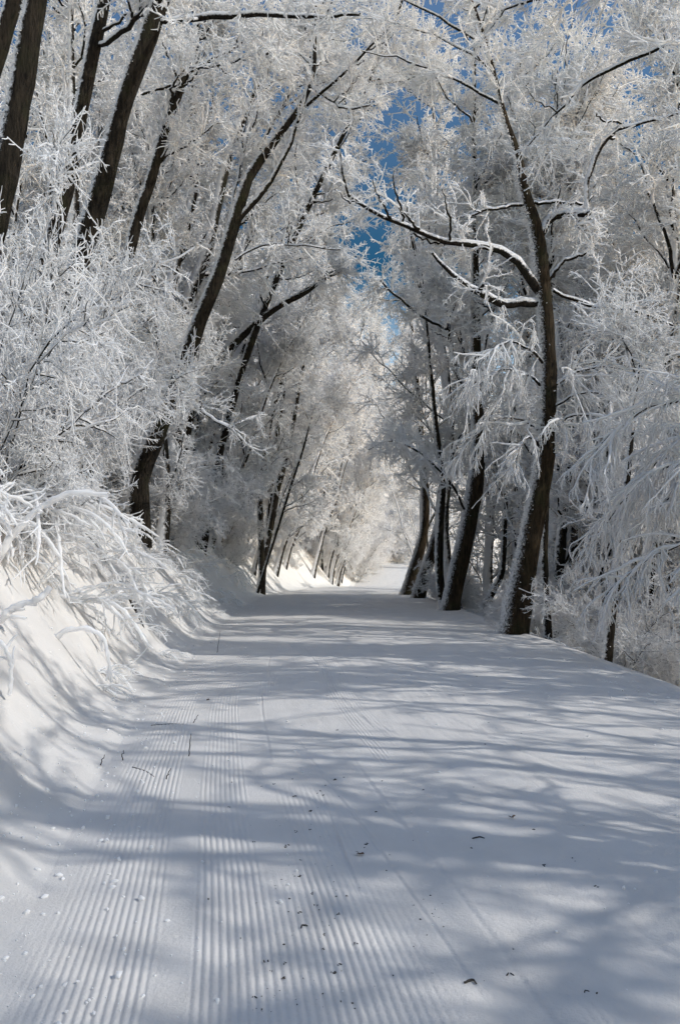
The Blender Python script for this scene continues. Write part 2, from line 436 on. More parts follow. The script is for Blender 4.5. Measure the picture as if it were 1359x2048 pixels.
def px_line(pts, d):
    """traced line: (px, py, width px[, distance]) -> points, radii"""
    P = []; R = []
    for q in pts:
        dd = q[3] if len(q) > 3 else d
        P.append(at(q[0], q[1], dd)); R.append(q[2] / 2 / FPX * dd)
    return np.array(P), np.array(R)
def to_ground(P, R):
    """run the foot of a trunk on down into the snow along its own line"""
    v = unit(P[0] - P[1]); v = v if v[2] < -.3 else np.array([0, 0, -1.])
    p = P[0].copy(); k = 0
    while p[2] > gz(p[0], p[1]) - .25 and k < 400: p = p + v * .05; k += 1
    if k: P = np.vstack([p, P]); R = np.concatenate([[R[0] * 1.05], R])
    return P, R

def hero(label, d, trunk, limbs=(), seed=1, mat=M_BARK, n_auto=10, auto_t=(.35, 1.0), auto_l=(1.2, 3.2), extend=3.5, dens=1.0, spikes=900, extra=(), weep_limbs=(),
         bias=(0, 0), crown_dens=None, flare=1.15, foot=True, t0=.22, up=.35, l2=(.4, 1.3)):
    g = np.random.default_rng(seed)
    P, R = px_line(trunk, d)
    if foot: P, R = to_ground(P, R)
    org = P[0].copy(); org[2] = gz(org[0], org[1]) if foot else org[2]
    root = empty('frosted_tree', org, label, 'tree')
    if extend:
        v = unit(P[-1] - P[-2]); v = unit(v + np.array([0, 0, .25]))
        P = np.vstack([P, P[-1] + v * extend * .5, P[-1] + v * extend + .2 * g.standard_normal(3)]); R = np.concatenate([R, [R[-1] * .7, R[-1] * .25]])
    tm, p, r = trunk_mesh('trunk', P, R, g, mat, org, flare=flare)
    put('trunk', tm, root)
    if spikes:
        b = Buf(); b.add(rime_spikes(p, r, g, int(spikes * 1.6)), 0)
        put('rime_feathers', b.mesh('rime_feathers', [M_RIME], org), root)['kind'] = 'stuff'
    wood = []; wl = []
    for L in limbs:
        lp, lr = px_line(L, d)
        b = Buf(); limb_tubes(b, [(lp, lr)], g, 9)
        put('limb', b.mesh('limb', [M_BRANCH, M_RIME], org), root)
        wood.append((lp, lr))
    au = auto_limbs(p, r, n_auto, auto_t[0], auto_t[1], auto_l, g, bias=bias, up=up) if n_auto else []
    for lp, lr in list(wood):
        if lengths(lp[None])[0] > 1.2: au += auto_limbs(*resample(lp, lr, 12), 3, .35, 1.0, (.7, 1.6), g, bias=bias)
    for (pt, dd, ln, w) in extra:                      # limbs given in metres from a height on the trunk
        j = int(pt * (len(p) - 1)); q = p[j]; dv = np.array(dd, float)
        lp = np.stack([q + unit(dv) * ln * k / 4 + np.array([0, 0, .10 * ln * math.sin(k / 4 * 2.4) - w * ln * (k / 4) ** 2]) for k in range(5)])
        au.append((lp, np.linspace(.045, .012, 5)))
    cb = Buf(); limb_tubes(cb, au, g)
    n0 = max(0, min(int(len(P) * .68), len(P) - 2)); top = resample(P[n0:], R[n0:], 10)
    crown_into(cb, wood + au + [top], g, dens=crown_dens or dens, t0=t0, slot2=1, l2=l2)
    for (pt, dd, ln, w) in weep_limbs:
        j = int(pt * (len(p) - 1)); q = p[j]; dv = unit(np.array(dd, float))
        lp = np.stack([q + dv * ln * k / 5 + np.array([0, 0, .22 * ln * math.sin(k / 5 * 2.6) - w * ln * (k / 5) ** 2]) for k in range(6)])
        W = (lp, np.linspace(.04, .012, 6))
        limb_tubes(cb, [W], g)
        crown_into(cb, [W], g, dens=1.0, weep=.95, l2=(.5, 1.6), n2=12.0, t0=.12, rf=.010, slot2=1)
    put('crown', cb.mesh('crown', [M_BRANCH, M_RIME], org), root)
    return root

def proto_tree(seed, H, lean, n_l, ll, r0, weep=0.0, dens=1.0, rf=.017):
    g = np.random.default_rng(seed)
    k = np.linspace(0, 1, 8)
    P = np.stack([lean[0] * H * k ** 1.3, lean[1] * H * k ** 1.3, H * k - .25], 1)
    P[1:] += .018 * H * np.cumsum(g.standard_normal((7, 3)) * [1, 1, .2], 0) * .6
    R = r0 * (1 - .86 * k)
    tm, p, r = trunk_mesh('trunk', P, R, g, M_BARKF, (0, 0, 0), K=22, S=9)
    au = auto_limbs(p, r, int(n_l * 1.5), .08, 1.0, ll, g, up=.45 - weep * .4, ang=(30, 70))
    cb = Buf(); limb_tubes(cb, au, g, 5)
    n = crown_into(cb, au + [(p[10:], r[10:])], g, dens=dens, weep=weep, rf=rf, slot2=1)
    return tm, cb.mesh('crown', [M_BRANCH, M_RIME]), n
PROTO = [proto_tree(100 + i, h, l, n, ll, r0, w) for i, (h, l, n, ll, r0, w) in enumerate([
    (13, (.05, .0), 17, (1.6, 3.6), .17, 0), (11, (-.06, .05), 15, (1.4, 3.2), .13, .12), (14.5, (.03, -.05), 18, (1.6, 3.8), .19, 0),
    (9, (.08, .03), 14, (1.3, 3.0), .10, .2), (12, (-.02, -.07), 16, (1.6, 3.6), .15, .05), (10, (.0, .07), 16, (1.5, 3.4), .12, .35),
    (13, (.34, .0), 16, (1.5, 3.6), .17, .1), (11, (.42, .05), 15, (1.4, 3.4), .14, .15)])]
PROTO += [proto_tree(120 + i, h, l, n, ll, r0, 0, .46, .016) for i, (h, l, n, ll, r0) in enumerate([(13, (-.06, .02), 14, (1.8, 4.4), .19), (11, (.05, -.04), 13, (1.6, 4.0), .15), (12, (-.03, -.05), 15, (1.6, 4.2), .13)])]
PROTO += [proto_tree(130 + i, h, l, n, ll, r0, w, .62, .026) for i, (h, l, n, ll, r0, w) in enumerate([(12, (.03, .02), 16, (1.6, 3.6), .15, .1), (10, (-.05, .04), 15, (1.5, 3.4), .13, .25), (13, (.1, 0), 16, (1.6, 3.8), .16, .15)])]
NEARK, LEANK, SPARSEK, FARK = [0, 1, 2, 3, 4, 5], [6, 7], [8, 9, 10], [11, 12, 13]
def place(i, x, y, rot, sc, label, group):
    tm, cm, _ = PROTO[i]
    root = empty('rimed_wood_tree', (x, y, gz(x, y)), label, 'tree', group)
    root.rotation_euler = (0, 0, rot); root.scale = (sc, sc, sc)
    put('trunk', tm, root); put('crown', cm, root)
    return root

# --- trees one can tell apart, traced from the photograph
hero('leaning forked tree on the left bank, its dark trunk slanting right over the track', 18,
     [(278, 1035, 46), (280, 950, 40), (330, 830, 37), (372, 715, 34), (408, 620, 30), (440, 540, 27), (470, 440, 27), (500, 350, 20), (560, 268, 16), (622, 172, 13), (628, 60, 9), (632, 0, 8)],
     [[(462, 455, 18), (520, 390, 16), (575, 300, 13), (600, 225, 11), (660, 170, 9, 17.6), (760, 75, 7, 17.2), (800, 20, 5, 17)],
      [(470, 520, 6), (520, 490, 6), (600, 492, 5, 17), (690, 500, 4, 16.5)],
      [(620, 170, 9), (690, 215, 7, 17.5), (740, 210, 5, 17)],
      [(350, 790, 9), (400, 820, 10, 17.4), (450, 850, 7, 17), (475, 868, 4, 16.8)],
      [(455, 470, 8), (480, 330, 8, 18.4), (520, 200, 7, 18.5), (540, 100, 5, 18.6)]],
     seed=11, n_auto=20, auto_t=(.66, 1), auto_l=(1.4, 3.8), extend=3.5, extra=[(.84, (1, -.1, .35), 3.0, 0), (.92, (1, .2, .4), 3.4, 0)], spikes=1600, bias=(.15, 0))
hero('thick dark trunk at the top left corner, second trunk from the left edge', 9.0,
     [(-75, 700, 52), (-35, 560, 50), (8, 370, 48), (40, 190, 46), (72, 0, 44)], seed=12, n_auto=9, auto_t=(.6, 1), extend=4.5, spikes=1600)
hero('dark trunk cut by the left edge of the view, leftmost of the tall trunks', 9.6,
     [(-120, 560, 36), (-60, 300, 34), (-10, 130, 33), (28, 0, 31)], seed=13, n_auto=8, auto_t=(.6, 1), extend=4.5, spikes=900)
hero('pale rimed trunk rising between two darker trunks at the upper left', 13.0,
     [(55, 780, 34), (85, 560, 32), (130, 390, 31), (160, 230, 29), (185, 110, 27), (208, 0, 26)],
     [[(195, 90, 13), (230, 75, 15, 12.7), (280, 30, 13, 12.4), (330, -10, 10, 12)]], seed=14, n_auto=9, auto_t=(.6, 1), extend=4.5, spikes=1400)
hero('tall straight dark trunk at the upper left, snow along its left side', 12.0,
     [(60, 960, 44), (75, 800, 42), (130, 640, 40), (165, 500, 40), (205, 370, 40), (250, 200, 38), (290, 90, 37), (322, 0, 35)],
     [[(318, 42, 13), (390, 38, 17, 11.6), (480, 28, 15, 11.2), (620, 34, 11, 10.8), (720, 30, 8, 10.4)]], seed=15, n_auto=10, auto_t=(.72, 1), extend=4.5, spikes=2000, bias=(.1, 0))
hero('slender dark tree forking just right of the tall straight trunk, upper left', 16.0,
     [(180, 900, 24), (215, 700, 23), (278, 430, 22), (300, 370, 21), (330, 260, 19), (373, 145, 16)],
     [[(372, 148, 12), (358, 100, 10), (342, 50, 8), (345, 0, 6)], [(372, 148, 11), (430, 115, 10), (470, 95, 8), (505, 68, 5)],
      [(355, 170, 8), (290, 185, 9, 15.6), (250, 210, 8, 15.3)], [(380, 135, 7), (440, 130, 6, 15.6), (500, 112, 5, 15.2), (560, 105, 4, 15)]], seed=16, n_auto=7, auto_t=(.75, 1), extend=0, spikes=900)
hero('dark tree leaning low to the right beyond the leaning forked tree', 27.0,
     [(380, 850, 20), (420, 745, 19), (465, 690, 17), (520, 640, 15), (570, 605, 13), (612, 585, 9)],
     [[(570, 603, 6), (640, 560, 5), (710, 510, 4)]], seed=17, n_auto=7, extend=1.6, spikes=500)
hero('slender tree leaning right behind the fork of the leaning tree, crown over the track', 27.0,
     [(415, 1040, 17), (440, 900, 16), (500, 690, 15), (590, 470, 13), (690, 260, 10), (770, 90, 8)], seed=19, n_auto=34, auto_t=(.42, 1), auto_l=(1.8, 4.6), extend=4.0, spikes=500, bias=(.1, 0), crown_dens=1.2)
hero('short dark trunk among frosted twigs below the forked leaning tree', 24.0,
     [(350, 985, 20), (358, 940, 19), (380, 830, 18), (402, 690, 16)], seed=18, n_auto=9, extend=3.0, spikes=400)
for k, (lab, d, pts) in enumerate([
    ('left one of the dark trunk group left of where the track dips', 34.0, [(520, 1010, 12), (518, 930, 13), (530, 860, 14), (547, 810, 14)]),
    ('middle trunk of the group left of where the track dips, half hidden by rime', 36.0, [(538, 1020, 9), (548, 900, 11), (560, 830, 9)]),
    ('right one of the dark trunk group left of where the track dips', 35.0, [(545, 1030, 13), (555, 975, 14), (566, 935, 13), (585, 850, 9)]),
    ('thin dark sapling leaning right beside the trunk group left of the dip', 33.0, [(560, 1040, 6), (585, 960, 6), (605, 900, 5)])]):
    hero(lab, d, pts, seed=30 + k, n_auto=9, extend=5.5 if k < 3 else 2.0, spikes=200, auto_t=(.4, 1), bias=(.12, 0))
# right side
hero('big crooked tree at the right edge of the track with a forked snowy crown', 15.0,
     [(1024, 1268, 62), (1040, 1180, 54), (1062, 1060, 48), (1086, 920, 38), (1094, 760, 35), (1090, 640, 34), (1083, 570, 33), (1072, 470, 32), (1045, 380, 24), (1034, 310, 18), (1010, 238, 11)],
     [[(1074, 478, 22), (1100, 437, 22), (1140, 428, 20, 14.8), (1180, 427, 21, 14.6)],
      [(1176, 428, 15, 14.6), (1172, 370, 13, 14.6), (1190, 312, 15, 14.6), (1225, 265, 13, 14.5), (1290, 245, 8, 14.3), (1362, 222, 6, 14)],
      [(1225, 265, 8, 14.5), (1238, 245, 6, 14.4), (1205, 240, 5, 14.3), (1190, 228, 4, 14.2)],
      [(1080, 588, 26), (1052, 545, 24, 14.8), (1000, 500, 18, 14.6), (900, 486, 15, 14.3), (842, 465, 13, 14.1), (765, 432, 11, 13.9), (712, 405, 9, 13.7), (685, 360, 7, 13.6), (677, 300, 5, 13.5)],
      [(1072, 606, 20), (1000, 604, 22, 14.6), (945, 580, 17, 14.3), (900, 545, 12, 14.1), (862, 505, 8, 14)],
      [(1095, 560, 14), (1125, 525, 10, 14.9), (1170, 505, 8, 14.8)],
      [(1105, 580, 9), (1180, 610, 11, 15.2), (1260, 618, 9, 15.4), (1345, 652, 5, 15.6)],
      [(1050, 408, 10), (1000, 415, 8, 14.8), (945, 428, 7, 14.6), (938, 448, 5, 14.5)],
      [(1052, 405, 9), (1110, 405, 8, 15), (1165, 410, 7, 15)]],
     seed=41, mat=M_BARKR, n_auto=12, auto_t=(.72, 1.0), auto_l=(1.2, 3.6), extend=4, extra=[(.76, (-1, .1, .40), 3.0, 0), (.84, (-1, .2, .55), 3.8, 0), (.95, (-.8, .2, .6), 3.4, 0), (.80, (-.9, .6, .7), 3.6, 0), (.9, (.9, .2, .7), 3.0, 0)], dens=.8, l2=(.3, .9), t0=.3, spikes=2600, flare=1.12,
     weep_limbs=[(.35, (-1, -.45, .1), 2.1, .5), (.30, (-.95, -.2, .1), 1.8, .5), (.34, (.85, -.6, .1), 1.9, .5), (.26, (-.7, -.9, .1), 1.5, .5), (.38, (-.8, -.7, .1), 2.3, .45), (.36, (.9, -.3, .1), 2.4, .45), (.30, (.8, -.8, .1), 1.8, .5)])
hero('tall dark trunk leaning right at the track edge, left of the big crooked tree', 22.5,
     [(898, 1222, 42), (915, 1140, 38), (940, 1030, 33), (956, 900, 29), (950, 780, 24), (950, 640, 19), (949, 520, 14)],
     [[(940, 790, 13), (912, 740, 13), (898, 680, 12), (885, 600, 10), (880, 530, 8)],
      [(948, 770, 12), (970, 680, 10, 22.3), (990, 600, 9, 22.1), (1000, 530, 7, 22)],
      [(935, 1030, 6), (895, 960, 7, 22), (838, 905, 6, 21.5), (780, 880, 4, 21), (735, 900, 3, 20.6)],
      [(898, 660, 8), (840, 630, 8, 22), (790, 590, 6, 21.6), (760, 560, 4, 21.3)]],
     seed=42, mat=M_BARKR, n_auto=30, auto_t=(.45, 1), auto_l=(1.8, 4.4), extend=8.0, crown_dens=1.3, spikes=1500, bias=(-.15, 0))
hero('slim upright dark trunk just left of the leaning trunk at the right track edge', 25.0,
     [(884, 1215, 17), (877, 1130, 17), (880, 1040, 15), (884, 960, 13), (870, 840, 10)], seed=43, n_auto=9, extend=5.0, spikes=400)
hero('stout dark trunk leaning right, second of the far trunks at the right track edge', 31.0,
     [(836, 1194, 28), (848, 1150, 25), (868, 1090, 21), (886, 1000, 17), (893, 930, 16), (905, 820, 12)], seed=44, mat=M_BARKR, n_auto=10, extend=6, spikes=800, bias=(-.15, 0))
hero('stout dark trunk leaning right, farthest of the trunks at the right track edge', 34.0,
     [(814, 1184, 26), (828, 1135, 23), (846, 1070, 18), (850, 1000, 17), (842, 900, 13)], seed=45, mat=M_BARKR, n_auto=10, extend=6, spikes=800, bias=(-.2, 0))
hero('thin dark trunk standing right of the big crooked tree, below the track edge', 15.8,
     [(1097, 1310, 19), (1090, 1210, 18), (1087, 1120, 15), (1092, 1000, 11)], seed=46, n_auto=4, auto_t=(.7, 1), extend=2.0, spikes=400)
hero('left one of the trunk cluster down the slope behind the big crooked tree', 20.0,
     [(1108, 1200, 22), (1118, 1110, 22), (1128, 1000, 20), (1140, 860, 16)], seed=47, n_auto=8, extend=4.0, spikes=200)
hero('right one of the trunk cluster down the slope behind the big crooked tree', 21.0,
     [(1136, 1190, 27), (1142, 1100, 26), (1150, 950, 22), (1158, 760, 15)], seed=48, n_auto=8, extend=4.0, spikes=200)
hero('dark trunk down the slope at the lower right, half wrapped in hanging frost', 12.6,
     [(1210, 1345, 22), (1218, 1250, 22), (1228, 1160, 20), (1245, 1030, 15)], seed=49, n_auto=8, extend=3.0, spikes=300)
hero('bent dark sapling leaning right between the two big trunks at the track edge', 24.0,
     [(958, 1228, 14), (985, 1180, 15), (1003, 1140, 13), (1008, 1040, 11)], seed=50, n_auto=7, extend=3.0, spikes=200)
hero('slender dark trunk near the right edge of the view, down the slope', 17.0,
     [(1296, 1230, 14), (1300, 1160, 13), (1312, 1060, 10)], seed=51, n_auto=8, extend=3.0, spikes=100)
hero('overhanging tree beyond the right edge, its snowy branches reaching into the upper right', 9.5,
     [(1560, 1500, 60), (1540, 1000, 52), (1500, 500, 44), (1470, 150, 34), (1450, -150, 26)],
     [[(1480, 130, 14), (1362, 84, 12, 9.6), (1240, 130, 11, 9.8), (1165, 165, 9, 10), (1110, 232, 7, 10.2), (1055, 292, 5, 10.3)],
      [(1460, 0, 14), (1300, -40, 12, 9.6), (1150, -20, 9, 9.8), (1000, 20, 6, 10)]],
     seed=52, n_auto=7, auto_t=(.55, 1.0), extend=2.0, spikes=0, bias=(-.2, 0),
     weep_limbs=[(.36, (-1, .4, .1), 2.2, .45), (.31, (-.9, .9, .1), 2.3, .5), (.26, (-.6, 1.0, .1), 2.3, .45), (.34, (-.4, 1.0, .1), 2.6, .5), (.22, (-1, .5, .1), 2.0, .4)])

# --- keep the wood from growing across the trunks that stand clear in the photograph
SIGHT = []
for d, pts in [(17.6, [(280, 1030), (330, 830), (408, 620), (470, 440), (560, 268), (620, 172)]), (14.7, [(1030, 1250), (1062, 1060), (1094, 760), (1083, 570), (1072, 470), (1045, 380)]),
               (22, [(900, 1215), (940, 1030), (952, 780)]), (11.8, [(205, 370), (250, 200), (322, 0)]), (15.5, [(278, 430), (373, 145)]), (12.6, [(160, 230), (208, 0)]), (33, [(535, 980), (555, 830)]), (26, [(465, 690), (600, 590)])]:
    q = np.array(pts, float); u = np.linspace(0, len(q) - 1, 8 * len(q))
    for k in u:
        i = min(int(k), len(q) - 2); a = q[i] + (q[i + 1] - q[i]) * (k - i); SIGHT.append((a[0], a[1], d))
SIGHT = np.array(SIGHT)
def blocks(x, y, r, z0, h):
    if y < 1: return False
    m = SIGHT[:, 2] > y - .3
    w = np.abs(SIGHT[:, 0] - (CX + x / y * FPX)) < r / y * FPX
    yt = HORY - (z0 + h - CAMZ) / y * FPX; yb = HORY - (z0 - CAMZ) / y * FPX
    return bool((m & w & (SIGHT[:, 1] > yt) & (SIGHT[:, 1] < yb)).any())

# --- the dense wood behind them
def wood(n, xf, yr, label, group, seed, mind, scl, kinds, reject=None, turn=None):
    g = random.Random(seed); pts = []; k = 0
    while len(pts) < n and k < n * 60:
        k += 1
        y = yr[0] + (yr[1] - yr[0]) * g.random() ** 1.15; x = xf(y, g)
        if reject and reject(x, y): continue
        if blocks(float(x), y, 1.7, gz(x, y), 13): continue
        if any((x - a) ** 2 + (y - b) ** 2 < mind ** 2 for a, b in pts): continue
        pts.append((x, y)); place(g.choice(kinds), x, y, g.random() * 6.28 if turn is None else turn + g.uniform(-.6, .6), scl[0] + (scl[1] - scl[0]) * g.random(), label, group)
LW = 'rimed trees of the wood on the left bank'; LWL = 'bare tree thick with rime in the dense wood up the left bank'
RW = 'rimed trees of the wood on the right slope'; RWL = 'bare tree thick with rime in the wood on the slope right of the track'
wood(48, lambda y, g: xl(y) - 1.7 - 20 * g.random() ** 1.4, (15, 36), LWL, LW, 1, 1.7, (.85, 1.3), NEARK)
wood(62, lambda y, g: xl(y) - 1.2 - 30 * g.random() ** 1.4, (34, 74), LWL, LW, 7, 1.7, (1.0, 1.6), FARK)
wood(12, lambda y, g: xl(y) - .9 - 2.0 * g.random(), (30, 64), LWL, LW, 4, 1.8, (.8, 1.2), LEANK, turn=0)
place(2, 4.0, 27.5, 2.0, 1.45, RWL, RW)
place(11, 3.9, 35.0, 1.0, 1.55, RWL, RW)
wood(6, lambda y, g: xr(y) + 2.5 + 4.5 * g.random(), (-4.5, .5), RWL, RW, 21, 1.4, (.9, 1.15), [0, 8, 9, 10])
wood(4, lambda y, g: xl(y) - 2.8 - 1.5 * g.random(), (22, 31), LWL, LW, 12, 1.8, (1.4, 1.6), LEANK, turn=0)
wood(13, lambda y, g: xr(y) + .9 + 6 * g.random(), (17.5, 29), RWL, RW, 2, 1.7, (1.1, 1.4), [0, 2, 4])
wood(30, lambda y, g: xr(y) + 2.5 + 14 * g.random(), (16, 31), RWL, RW, 9, 1.6, (.75, 1.05), NEARK)
wood(44, lambda y, g: xr(y) + 1.8 + 20 * g.random() ** 1.1, (31, 76), RWL, RW, 10, 1.7, (.45, .75), FARK)
wood(6, lambda y, g: xl(y) - .5 - .6 * g.random(), (46, 62), LWL, LW, 14, 1.6, (.8, 1.1), LEANK, turn=0)
wood(4, lambda y, g: xr(y) + .8 + 1.6 * g.random(), (38, 60), RWL, RW, 5, 3, (.6, .8), LEANK, turn=3.14)
wood(95, lambda y, g: 2 + (g.random() - .5) * 44, (78, 117), 'far rimed tree closing the view at the end of the track', 'far trees at the end of the track', 3, 2.0, (1.0, 1.7), FARK,
     reject=lambda x, y: xl(y) - .6 < x < xr(y) + .8)
# the near part of the same wood: it stands beside and behind the camera and shades the track
wood(54, lambda y, g: xr(y) + 2.0 + 8 * g.random() + max(0, y - 5) * .3, (-10, 15), RWL, RW, 6, 1.2, (.85, 1.2), SPARSEK * 3 + NEARK[:1])

# ------------------------------------------------------------------ shrubs
def shrub_proto(seed, n, ln, spread, rf, dens, K=9, droop=-.5, n2=5.0, stem=(.010, .02)):
    g = np.random.default_rng(seed)
    cb = Buf(); W = []
    for i in range(n):
        a = g.random() * 6.28; e = spread * (.3 + .7 * g.random())
        d = np.array([math.cos(a) * e, math.sin(a) * e, 1.0]); p = np.array([.12 * math.cos(a), .12 * math.sin(a), -.12])
        L = ln[0] + (ln[1] - ln[0]) * g.random(); P = [p]
        for k in range(K - 1):
            d = unit(d + .12 * g.standard_normal(3) + np.array([math.cos(a) * .08, math.sin(a) * .08, droop * (k / K) ** 1.2 * .5])); P.append(P[-1] + d * L / (K - 1))
        r0 = stem[0] + (stem[1] - stem[0]) * g.random()
        W.append((np.array(P), np.linspace(r0, r0 * .5, K)))
    sb = Buf(); limb_tubes(sb, W, g, 6)
    crown_into(cb, W, g, dens=dens, rf=rf, l2=(.25, .8), n2=n2, t0=.12)
    return sb.mesh('stems', [M_BRANCH, M_RIME]), cb.mesh('twigs', [M_BRANCH, M_RIME])
SHR = [shrub_proto(200 + i, n, l, s, .0095, 1.2) for i, (n, l, s) in enumerate([(9, (1.6, 3.0), .7), (8, (1.2, 2.4), .9), (11, (1.8, 3.6), .55)])]
def shrub(i, x, y, rot, sc, label, group, tall=1.0, wide=1.8):
    if blocks(x, y, wide * sc, gz(x, y), 3.1 * sc): return
    root = empty('frosted_shrub', (x, y, gz(x, y)), label, 'shrub', group)
    root.rotation_euler = (0, 0, rot); root.scale = (sc, sc, sc * tall)
    put('stems', SHR[i][0], root); put('twigs', SHR[i][1], root)
g = random.Random(8)
for k in range(40):
    y = 8.5 + 40 * (k / 40) ** 1.5 + g.random(); x = xl(y) - (2.6 if y < 14 else 1.9) - 3.6 * g.random()
    shrub(g.randrange(3), float(x), y, g.random() * 6.28, (.7 if y > 13 else .55) + .5 * g.random(), 'bushy shrub buried in white rime on the left bank between the trunks', 'rimed shrubs on the left bank')
for k in range(16):
    y = 10.5 + 7 * g.random(); x = -y * (.30 + .16 * g.random())
    if xl(y) - x < 1.5: x = xl(y) - 1.5 - g.random()
    shrub(g.randrange(3), float(x), y, g.random() * 6.28, 1.1 + .5 * g.random(), 'bushy shrub buried in white rime on the left bank between the trunks', 'rimed shrubs on the left bank')
for k in range(14):
    y = 26 + 26 * g.random(); x = xl(y) - 1.0 - 1.2 * g.random()
    shrub(g.randrange(3), float(x), y, g.random() * 6.28, .4 + .3 * g.random(), 'bushy shrub buried in white rime on the left bank between the trunks', 'rimed shrubs on the left bank')
for px, dd, sc, tl in ((-40, 8.2, .9, 1.5), (25, 9.4, .85, 1.7), (60, 10.4, .75, 1.9), (100, 11.4, .62, 2.1), (40, 8.6, .6, 1.3)):
    shrub(g.randrange(3), (px - CX) / FPX * dd, dd, g.random() * 6.28, sc, 'bushy shrub buried in white rime on the left bank between the trunks', 'rimed shrubs on the left bank', tl, .5)
for k in range(46):
    y = 18 + 47 * g.random(); s = 1.7 + 2.4 * g.random(); x = xl(y) - s
    shrub(g.randrange(3), float(x), y, g.random() * 6.28, .55 + .6 * g.random() + (.3 if y > 40 else 0), 'bushy shrub buried in white rime on the left bank between the trunks', 'rimed shrubs on the left bank')
for k in range(34):
    y = 12.5 + 40 * (k / 34) ** 1.4 + g.random(); x = xr(y) + 1.1 + 4.0 * g.random()
    shrub(g.randrange(3), float(x), y, g.random() * 6.28, .5 + .45 * g.random(), 'rimed bush on the falling slope below the right edge of the track', 'rimed bushes below the right track edge')

for k in range(64):
    y = 64 + 22 * g.random(); x = xl(y) - .1 - 4.5 * g.random() ** 1.4
    shrub(g.randrange(3), float(x), y, g.random() * 6.28, 1.0 + 1.1 * g.random(), 'rimed thicket bush facing the camera where the track bends away', 'rimed bushes at the far bend')

def on_bank(px, py):
    """distance at which the view line through a photo pixel meets the snow"""
    lo = 2.0
    for d in np.arange(2.0, 60, .05):
        p = at(px, py, d)
        if p[2] <= gz(p[0], p[1]): return float(d)
    return 12.0
# arching rime-coated stalks on the near bank
def bramble_proto(seed, n, ln, rf, side, up=(.6, 1.5), twig=5):
    g = np.random.default_rng(seed); b = Buf(); W = []
    for i in range(n):
        a = g.normal(side, .9); d = np.array([math.cos(a), math.sin(a), up[0] + (up[1] - up[0]) * g.random()]); d = unit(d)
        p = np.array([.18 * g.standard_normal(), .18 * g.standard_normal(), -.06]); L = ln[0] + (ln[1] - ln[0]) * g.random(); P = [p]
        for k in range(9):
            d = unit(d + .08 * g.standard_normal(3) + np.array([math.cos(a) * .05, math.sin(a) * .05, -.30 * (.4 + g.random() * .5)])); P.append(P[-1] + d * L / 9)
        r = rf * (.75 + .5 * g.random()); R = r * np.array([.6, .85, 1, 1, 1, 1, 1, 1, .95, .35])
        W.append((np.array(P), R))
    P = np.stack([w[0] for w in W]); R = np.stack([w[1] for w in W])
    P, R = [np.stack(q) for q in zip(*[resample(a, c, 26) for a, c in zip(P, R)])]
    P = P + rf * .25 * g.standard_normal(P.shape)
    b.add(tubes(P, R * (1 + .16 * g.standard_normal(R.shape)), 8, .12, g), 0)
    P3, R3 = grow(P, R, twig, .2, 1, (30, 70), (.10, .38), 6, (rf * .55, rf * .85, rf * .4), .12, (0, 0, -.25), g, tap=.3, tipr=.6)
    b.add(tubes(P3, R3, 6, .1, g), 0)
    P4, R4 = grow(P3, R3, twig * 1.3, .2, 1, (30, 70), (.05, .16), 4, (rf * .4, rf * .6, rf * .35), .15, (0, 0, -.15), g, tap=.3, tipr=.6)
    b.add(tubes(P4, R4, 5, .1, g), 0)
    return b.mesh('frosted_bramble', [M_RIME])
BR = [bramble_proto(300, 9, (.5, 1.1), .016, 0), bramble_proto(301, 8, (.4, .9), .014, .3), bramble_proto(302, 11, (.6, 1.3), .017, -.2)]
def bramble(i, px_or_x, y, rot, sc, label, group=None):
    x = px_or_x
    o = put('frosted_bramble', BR[i]); o.location = (x, y, gz(x, y)); o.rotation_euler = (0, 0, rot); o.scale = (sc, sc, sc)
    return tag(o, label, 'bramble', group)
for k in range(60):
    y = 6.4 + 26 * (k / 60) ** 1.8 + .6 * g.random(); s = .9 + 1.5 * g.random() + (.7 if y < 8 else 0)
    bramble(g.randrange(3), float(xl(y) - s), y, g.random() * 1.6 - 1.0, .6 + .6 * g.random(), 'tuft of bent stalks thick with rime poking from the left snow bank', 'rimed stalks on the left bank')
for k in range(14):
    y = 15 + 20 * g.random(); x = xr(y) + .5 + 1.0 * g.random()
    shrub(g.randrange(3), float(x), y, g.random() * 6.28, .3 + .3 * g.random(), 'rimed bush on the falling slope below the right edge of the track', 'rimed bushes below the right track edge')
for k in range(24):
    y = 7.5 + 20 * (k / 24) ** 1.2; s = .35 + .9 * g.random()
    bramble(g.randrange(3), float(xl(y) - s), y, g.random() * 2 - 1.2, .28 + .3 * g.random(), 'tuft of bent stalks thick with rime poking from the left snow bank', 'rimed stalks on the left bank')
for k in range(26):
    y = 13 + 28 * (k / 26) ** 1.3; s = .35 + .8 * g.random()
    bramble(g.randrange(2), float(xr(y) + s), y, g.random() * 6.28, .35 + .3 * g.random(), 'small rimed stalks along the right lip of the track', 'rimed stalks along the right lip')
BIG = bramble_proto(310, 18, (1.0, 1.9), .0125, .15, (.5, 1.2), 6.0)
o = put('frosted_bush', BIG); DB = on_bank(-25, 1000); q = at(-25, 1000, DB); o.location = (q[0], DB, gz(q[0], DB) - .05); o.rotation_euler = (0, 0, -.2); o.scale = (DB / 6.5,) * 3
tag(o, 'big near bush of thick white rimed stems arching right at the left edge', 'shrub')
